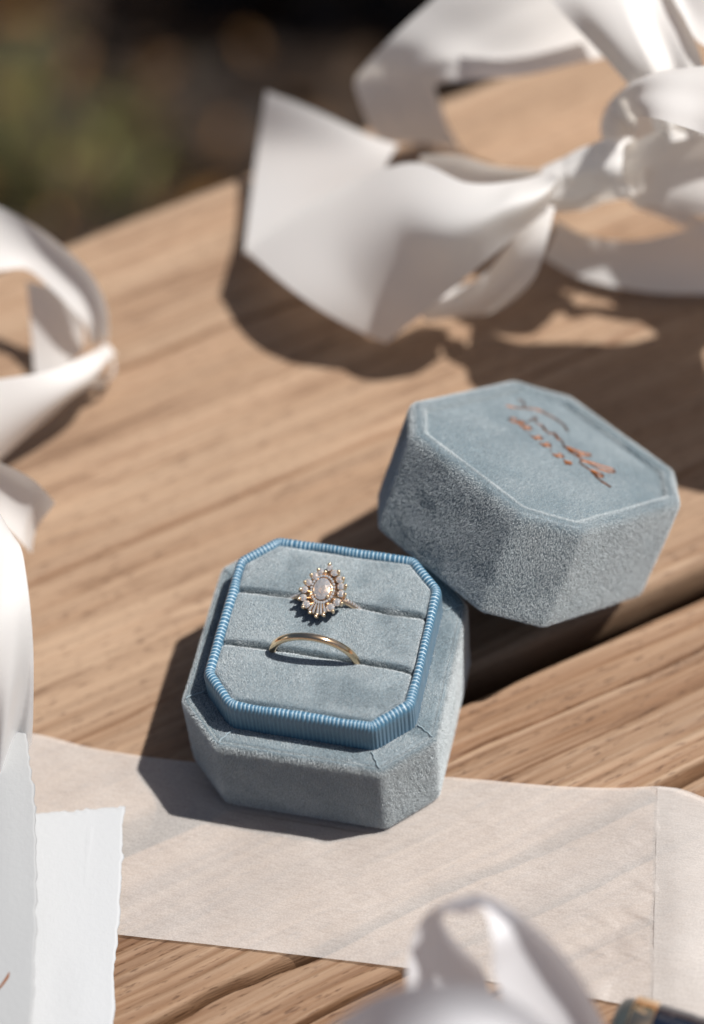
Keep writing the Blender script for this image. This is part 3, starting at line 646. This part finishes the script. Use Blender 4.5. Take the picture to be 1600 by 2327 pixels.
# ------------------------------------------------------------------ satin bow at the back
bo = (25, 125, 0)
bow = thing('satin_bow', 'large ivory satin ribbon bow with knot and folded loops behind the lid', 'ribbon bow', bo)
ribbon('side_loop_lining', D['bow_lining'], SATIN, bow, bo, -3.0, 1.2, 3, 10, 24, 12)
ribbon('front_loop', D['bow_front'], SATIN, bow, bo, 8.0, .8, 2, 10, 30, 1)
ribbon('front_loop_lining', D['bow_inner'], SATIN, bow, bo, -2, .5, 2, 10, 20, 2)
ribbon('under_loop', D['bow_under'], SATIN, bow, bo, -3, .5, 2, 10, 20, 3)
ribbon('tail', D['bow_tail'], SATIN, bow, bo, 1.5, .4, 2, 10, 24, 4)
ribbon('back_loop', D['bow_back'], SATIN, bow, bo, 3.0, 1.6, 3, 10, 30, 5)
ribbon('cross_band', D['bow_cross'], SATIN, bow, bo, 3, 3.0, 4, 10, 30, 6)
ribbon('upper_band', D['bow_top'], SATIN, bow, bo, 3, 2.5, 3, 10, 26, 7)  # out-of-view stretch shaped so the shadow on the table keeps a lit patch
ribbon('side_loop', D['bow_loop'], SATIN, bow, bo, -2, .8, 3, 10, 24, 8)  # unseen right part added as a wide sheet to shade the table
ribbon('side_band', D['bow_lower'], SATIN, bow, bo, 2, 1.6, 3, 10, 24, 9)
ribbon('trailing_band', D['bow_trail'], SATIN, bow, bo, 2, .4, 2, 10, 20, 10)
ribbon('narrow_band', D['bow_string'], SATIN, bow, bo, .5, .2, 2, 10, 10, 11)
K = catmull([k[:3] for k in D['knot']], 8); Rr = catmull([[k[3], 0, 0] for k in D['knot']], 8)[:, 0]
a = np.linspace(0, 2*np.pi, 40, endpoint=False); rows = []
nk = Noise(77)
for i in range(len(K)):
    T = K[min(i+1, len(K)-1)]-K[max(i-1, 0)]; T /= np.linalg.norm(T); s1 = np.cross(T, [0, 0, 1]); s1 /= np.linalg.norm(s1); s2 = np.cross(s1, T)
    rr = Rr[i]*(1+.07*np.sin(a*6+i*.1)+.10*(nk(a*1.6+i*.02, i*.12)-.5))
    rows.append(K[i]+np.cos(a)[:, None]*rr[:, None]*s1*.85+np.sin(a)[:, None]*rr[:, None]*s2)
mk('knot', np.concatenate(rows), grid_faces(len(K), 40, False, True), SATIN, bow, bo)

# ------------------------------------------------------------------ ribbons at the left
lo = (-78, 85, 0)
lr = thing('satin_ribbon', 'curled ivory satin ribbon with a twist at the left edge of the table', 'ribbon', lo)
ribbon('upper_band', D['left_upper'], SATIN, lr, lo, 2.0, .5, 2, 10, 20, 21)
ribbon('curl', D['left_curl'], SATIN, lr, lo, .5, .1, 2, 8, 10, 22)
ribbon('lower_band', D['left_lower'], SATIN, lr, lo, 3.0, .5, 2, 10, 22, 23)
ribbon('inner_band', D['left_inner'], SATIN, lr, lo, 1.0, .3, 2, 8, 14, 24)
o = ribbon('satin_ribbon', D['left_third'], SATIN, None, (0, 0, 0), 2, .6, 2, 10, 20, 25)
tag(o, 'short ivory ribbon end poking in below the curled ribbon at the left', 'ribbon')
A = catmull([s[1] for s in D['satin']], 12)
o = ribbon('silk_drape', D['satin'], SATIN3, None, (0, 0, 0), 9, 4.0, 7, 12, 120, 26, diag=3.5)
tag(o, 'glossy white silk drape hanging in soft folds above the grey paper', 'silk cloth')

# ------------------------------------------------------------------ ribbon loop close to the camera
fo = (50, -80, 0)
fr = thing('white_ribbon', 'blurred white ribbon loop standing at the front beside the blue tube', 'ribbon', fo)
ribbon('loop', D['fg_loop'], SATIN2, fr, fo, 2.5, .3, 2, 10, 24, 31)
ribbon('front_band', D['fg_band'], SATIN2, fr, fo, 3, .3, 2, 10, 24, 32)

# ------------------------------------------------------------------ glossy tube
T0, T1 = np.array(D['tube'][0]), np.array(D['tube'][1]); ax = (T1-T0)/np.linalg.norm(T1-T0)
tube = thing('cosmetic_tube', 'glossy dark blue tube with a gold band lying in the front corner', 'tube', T0)
s1 = np.cross(ax, [0, 0, 1]); s1 /= np.linalg.norm(s1); s2 = np.cross(s1, ax)
def lathe(prof, n=48):
    a = np.linspace(0, 2*np.pi, n, endpoint=False)
    V = np.concatenate([ax*x+r*(np.cos(a)[:, None]*s1+np.sin(a)[:, None]*s2) for x, r in prof])
    return V, grid_faces(len(prof), n, False, True)
V, F = lathe([(0, .01), (0, 6), (.3, 8.2), (1.2, 9.6), (3.2, 10.2)]); mk('end_cap', V, F, ENDGREY, tube)
V, F = lathe([(3.2, 10.0), (3.2, 10.7), (3.5, 10.85), (7.2, 10.85), (7.5, 10.7), (7.5, 10.0)]); mk('gold_band', V, F, GOLD, tube)
V, F = lathe([(7.5, 10.4), (8, 10.6), (14, 10.65), (15, 10.5), (16, 10.65), (60, 10.65), (60, .01)]); mk('barrel', V, F, BLUEGLOSS, tube)

# ------------------------------------------------------------------ papers with torn edges
def sheet(name, corners, mat, thick, rough, seed, n=90, m=70, parent=None, wave=.4, mid=None):
    c = np.array(corners, float); s = np.linspace(0, 1, n); t = np.linspace(0, 1, m); nz = Noise(seed)
    def jag(q, k): return rough*((nz(q*38, k)-.5)+.3*(nz(q*95, k+9)-.5)+1.0*(nz(q*9, k+20)-.5))
    P = (c[0][None, None]*(1-t)[None, :, None]+c[1][None, None]*t[None, :, None])*(1-s)[:, None, None]+(c[3][None, None]*(1-t)[None, :, None]+c[2][None, None]*t[None, :, None])*s[:, None, None]
    ut = (c[1]-c[0])/np.linalg.norm(c[1]-c[0]); us = (c[3]-c[0])/np.linalg.norm(c[3]-c[0])
    if mid is not None:
        P += (np.array(mid)-(c[0]+c[3])/2)[None, None]*(np.sin(np.pi*s)[:, None]*(1-t)[None])[..., None]
    wt = np.clip(1-t/.06, 0, 1); ws = np.clip(1-s/.06, 0, 1)
    P += ut[None, None]*(jag(s, 1)[:, None]*wt[None])[..., None]+us[None, None]*(jag(t*.6, 40)[None]*ws[:, None])[..., None]
    P[..., 2] += wave*(nz(s[:, None]*4, t[None]*3)-.5)
    edge = np.minimum(np.minimum(t, 1-t)[None], np.minimum(s, 1-s)[:, None])
    th = thick*np.clip(edge/.02+.25, .25, 1)
    top = P.copy(); top[..., 2] += th; bot = P.copy()
    N = n*m; F = grid_faces(n, m)
    br = np.concatenate([np.arange(m), np.arange(1, n)*m+m-1, (n-1)*m+np.arange(m-2, -1, -1), np.arange(n-2, 0, -1)*m])
    sd = np.array([[br[i], br[(i+1) % len(br)], br[(i+1) % len(br)]+N, br[i]+N] for i in range(len(br))])
    return mk(name, np.concatenate([top.reshape(-1, 3), bot.reshape(-1, 3)]), np.concatenate([F[:, ::-1], F+N, sd]), mat, parent)
card = thing('paper_card', 'thick white handmade paper card with torn edges lying on the sheer ribbon', 'card', (0, 0, 0))
sheet('sheet', D['card'], PAPER, .55, .55, 51, parent=card, wave=.3)
p0, p1 = np.array(D['stripe'][0]), np.array(D['stripe'][1])
tt = np.linspace(0, 1, 40)[:, None]; cl_ = p0*(1-tt)+p1*tt; dn = np.array([p1[1]-p0[1], p0[0]-p1[0], 0.]); dn /= np.linalg.norm(dn)
rows = np.stack([cl_-dn*1.0+[0, 0, .1], cl_-dn*.3+[0, 0, .16], cl_+dn*.5+[0, 0, .16], cl_+dn*1.0+[0, 0, .1]], 1)
mk('raised_crease', rows.reshape(-1, 3), grid_faces(40, 4), PAPER, card)
vel = thing('paper_sheet', 'grey handmade paper sheet with torn edge at the lower left corner', 'paper', (0, 0, 0))
sheet('sheet', D['vellum'], VELLUM, .45, .7, 52, parent=vel, wave=.6, mid=D['vellum_mid'])
P = catmull(D['stroke'], 8)+np.array([0, 0, .8]); sdv = np.array([.35, .25, 0])
mk('ink_stroke', np.stack([P-sdv, P+sdv], 1).reshape(-1, 3), grid_faces(len(P), 2), COPPER, vel)

# ------------------------------------------------------------------ ground, leaf litter, grass and an added shade bush beyond the table
GZ = -700
g = np.linspace(-1, 1, 60); gx = np.sign(g)*np.abs(g)**2*40000
X, Y = np.meshgrid(gx, gx, indexing='ij'); ng = Noise(90)
near = np.exp(-(X**2+Y**2)/4e6)
Z = GZ+near*18*(ng(X/120, Y/120)-.5)
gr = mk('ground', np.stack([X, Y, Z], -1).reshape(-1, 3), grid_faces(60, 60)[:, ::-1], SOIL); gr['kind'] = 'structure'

def leaves(name, P, size, mat, tilt, tones, parent=None, seed=0, asp=.5, nrm=None):
    r = np.random.default_rng(seed); N = len(P)
    az = r.random(N)*2*np.pi; el = r.normal(0, tilt, N); L = size*(.6+.8*r.random(N))
    d = np.stack([np.cos(az)*np.cos(el), np.sin(az)*np.cos(el), np.sin(el)], 1)
    s = np.cross(d, r.normal(0, .35, (N, 3))+[0, 0, 1]); s /= np.linalg.norm(s, axis=1, keepdims=True)
    n = np.cross(s, d)
    q = lambda a, b, c: P+d*(L*a)[:, None]+s*(L*b)[:, None]+n*(L*c)[:, None]
    V = np.stack([q(0, 0, 0), q(.35, asp*.5, .1), q(.4, 0, .02), q(.35, -asp*.5, .1), q(.75, asp*.35, .06), q(.78, 0, 0), q(.75, -asp*.35, .06), q(1, 0, -.12)], 1).reshape(-1, 3)
    f = np.array([[0, 2, 1, 1], [0, 3, 2, 2], [1, 2, 5, 4], [2, 3, 6, 5], [4, 5, 7, 7], [5, 6, 7, 7]])
    F = []
    tri = np.array([[0, 2, 1], [0, 3, 2], [1, 2, 5], [1, 5, 4], [2, 3, 6], [2, 6, 5], [4, 5, 7], [5, 6, 7]])
    F = (np.arange(N)[:, None, None]*8+tri[None]).reshape(-1, 3)
    return mk(name, V, F, mat, parent, attrs={'tone': np.repeat(tones, 8)})
LITTER = leaf_mat('leaf_litter', [(.020, .011, .006), (.07, .037, .016), (.22, .11, .04), (.55, .27, .085)], .1)
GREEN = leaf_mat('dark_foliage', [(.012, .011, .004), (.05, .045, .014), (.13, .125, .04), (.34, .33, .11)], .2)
r = np.random.default_rng(3)
N = 5000
P = np.c_[r.normal(-350, 380, N), r.normal(900, 330, N), GZ+6+r.random(N)*22]
lit = leaves('fallen_leaves', P, 42, LITTER, .35, r.random(N)**3.5, seed=4, asp=.7); lit['kind'] = 'stuff'
# grass blades in tufts
N = 420
tc_ = np.array(D['tufts'])[r.integers(0, len(D['tufts']), N)]
bx = tc_[:, 0]+r.normal(0, 11, N); by = tc_[:, 1]+r.normal(0, 20, N)
V, F, tn = [], [], []
hh = 25+50*r.random(N); az = r.random(N)*2*np.pi; wd = 3+3*r.random(N)
k = np.linspace(0, 1, 5)
for i in range(N):
    dx, dy = math.cos(az[i]), math.sin(az[i]); b = len(V)
    for q in k:
        cx, cyy, cz = bx[i]+dx*hh[i]*.5*q*q, by[i]+dy*hh[i]*.5*q*q, GZ+hh[i]*q*(1-.25*q)
        V += [(cx-dy*wd[i]*(1-q)/2, cyy+dx*wd[i]*(1-q)/2, cz), (cx+dy*wd[i]*(1-q)/2, cyy-dx*wd[i]*(1-q)/2, cz)]
    F += [[b+2*j, b+2*j+1, b+2*j+3, b+2*j+2] for j in range(4)]; tn += [.45+.55*r.random()]*10
gs = mk('grass', V, np.array(F), GREEN, attrs={'tone': tn}); gs['kind'] = 'stuff'

for (p_, sz, tone, lab) in D['leafs']:
    o = leaves('fallen_leaf', np.array([p_]), sz*1.25, LITTER, .12, np.array([tone]), seed=int(sz+100*tone), asp=.85)
    tag(o, lab, 'leaf', None, 'dry leaves on the ground')
b0_ = np.array(D['blades'][0][0])
pl = thing('leafy_plant', 'plant with broad green blades growing at the far left beyond the table', 'plant', b0_)
for k, bl_ in enumerate(D['blades']):
    c_ = catmull(bl_, 8); q = np.linspace(0, 1, len(c_)); wv = (9+2*(k % 3))*np.sin(np.pi*np.clip(.25+.75*q, 0, 1))**.7*.5
    sd = np.array([.95, .1, .3]); up = np.array([-.2, -.5, .8])
    V = np.stack([c_-sd*wv[:, None]+up*1.2, c_, c_+sd*wv[:, None]+up*1.2], 1)
    mk('blade', V.reshape(-1, 3), grid_faces(len(c_), 3), GREEN, pl, b0_, attrs={'tone': np.full(len(c_)*3, .78+.05*k)})
# a bush added mostly out of view to shade the ground beyond the table
sh = thing('shade_shrub', 'dark leafy bush added to shade the ground beyond the far edge of the table', 'shade_shrub', (-110, 1000, GZ))
N = 9000
u = r.normal(0, 1, (N, 3)); u /= np.linalg.norm(u, axis=1, keepdims=True); rad = r.random(N)**.4
lump = .75+.5*Noise(93)(u[:, 0]*2+5, u[:, 2]*2+u[:, 1])
P = np.array([-70, 1110, -390])+u*rad[:, None]*lump[:, None]*np.array([230, 150, 240])
P = P[P[:, 2] > GZ+15]
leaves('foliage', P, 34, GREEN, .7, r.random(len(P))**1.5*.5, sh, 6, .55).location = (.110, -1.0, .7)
for k in range(5):
    e = np.array([-120+r.normal(0, 90), 990+r.normal(0, 60), -330+r.normal(0, 50)]); b = np.array([-110+8*k, 1000+5*(k % 2), GZ-5])
    tt = np.linspace(0, 1, 7)[:, None]; c_ = b*(1-tt)+e*tt+np.array([12, 8, 0])*np.sin(tt*4+k); a = np.linspace(0, 2*np.pi, 8, endpoint=False)
    V = (c_[:, None]+np.stack([np.cos(a), np.sin(a), 0*a], 1)[None]*(7*(1-.75*tt))[:, :, None]).reshape(-1, 3)
    mk('stem', V, grid_faces(7, 8, False, True), SOIL, sh, (-110, 1000, GZ))
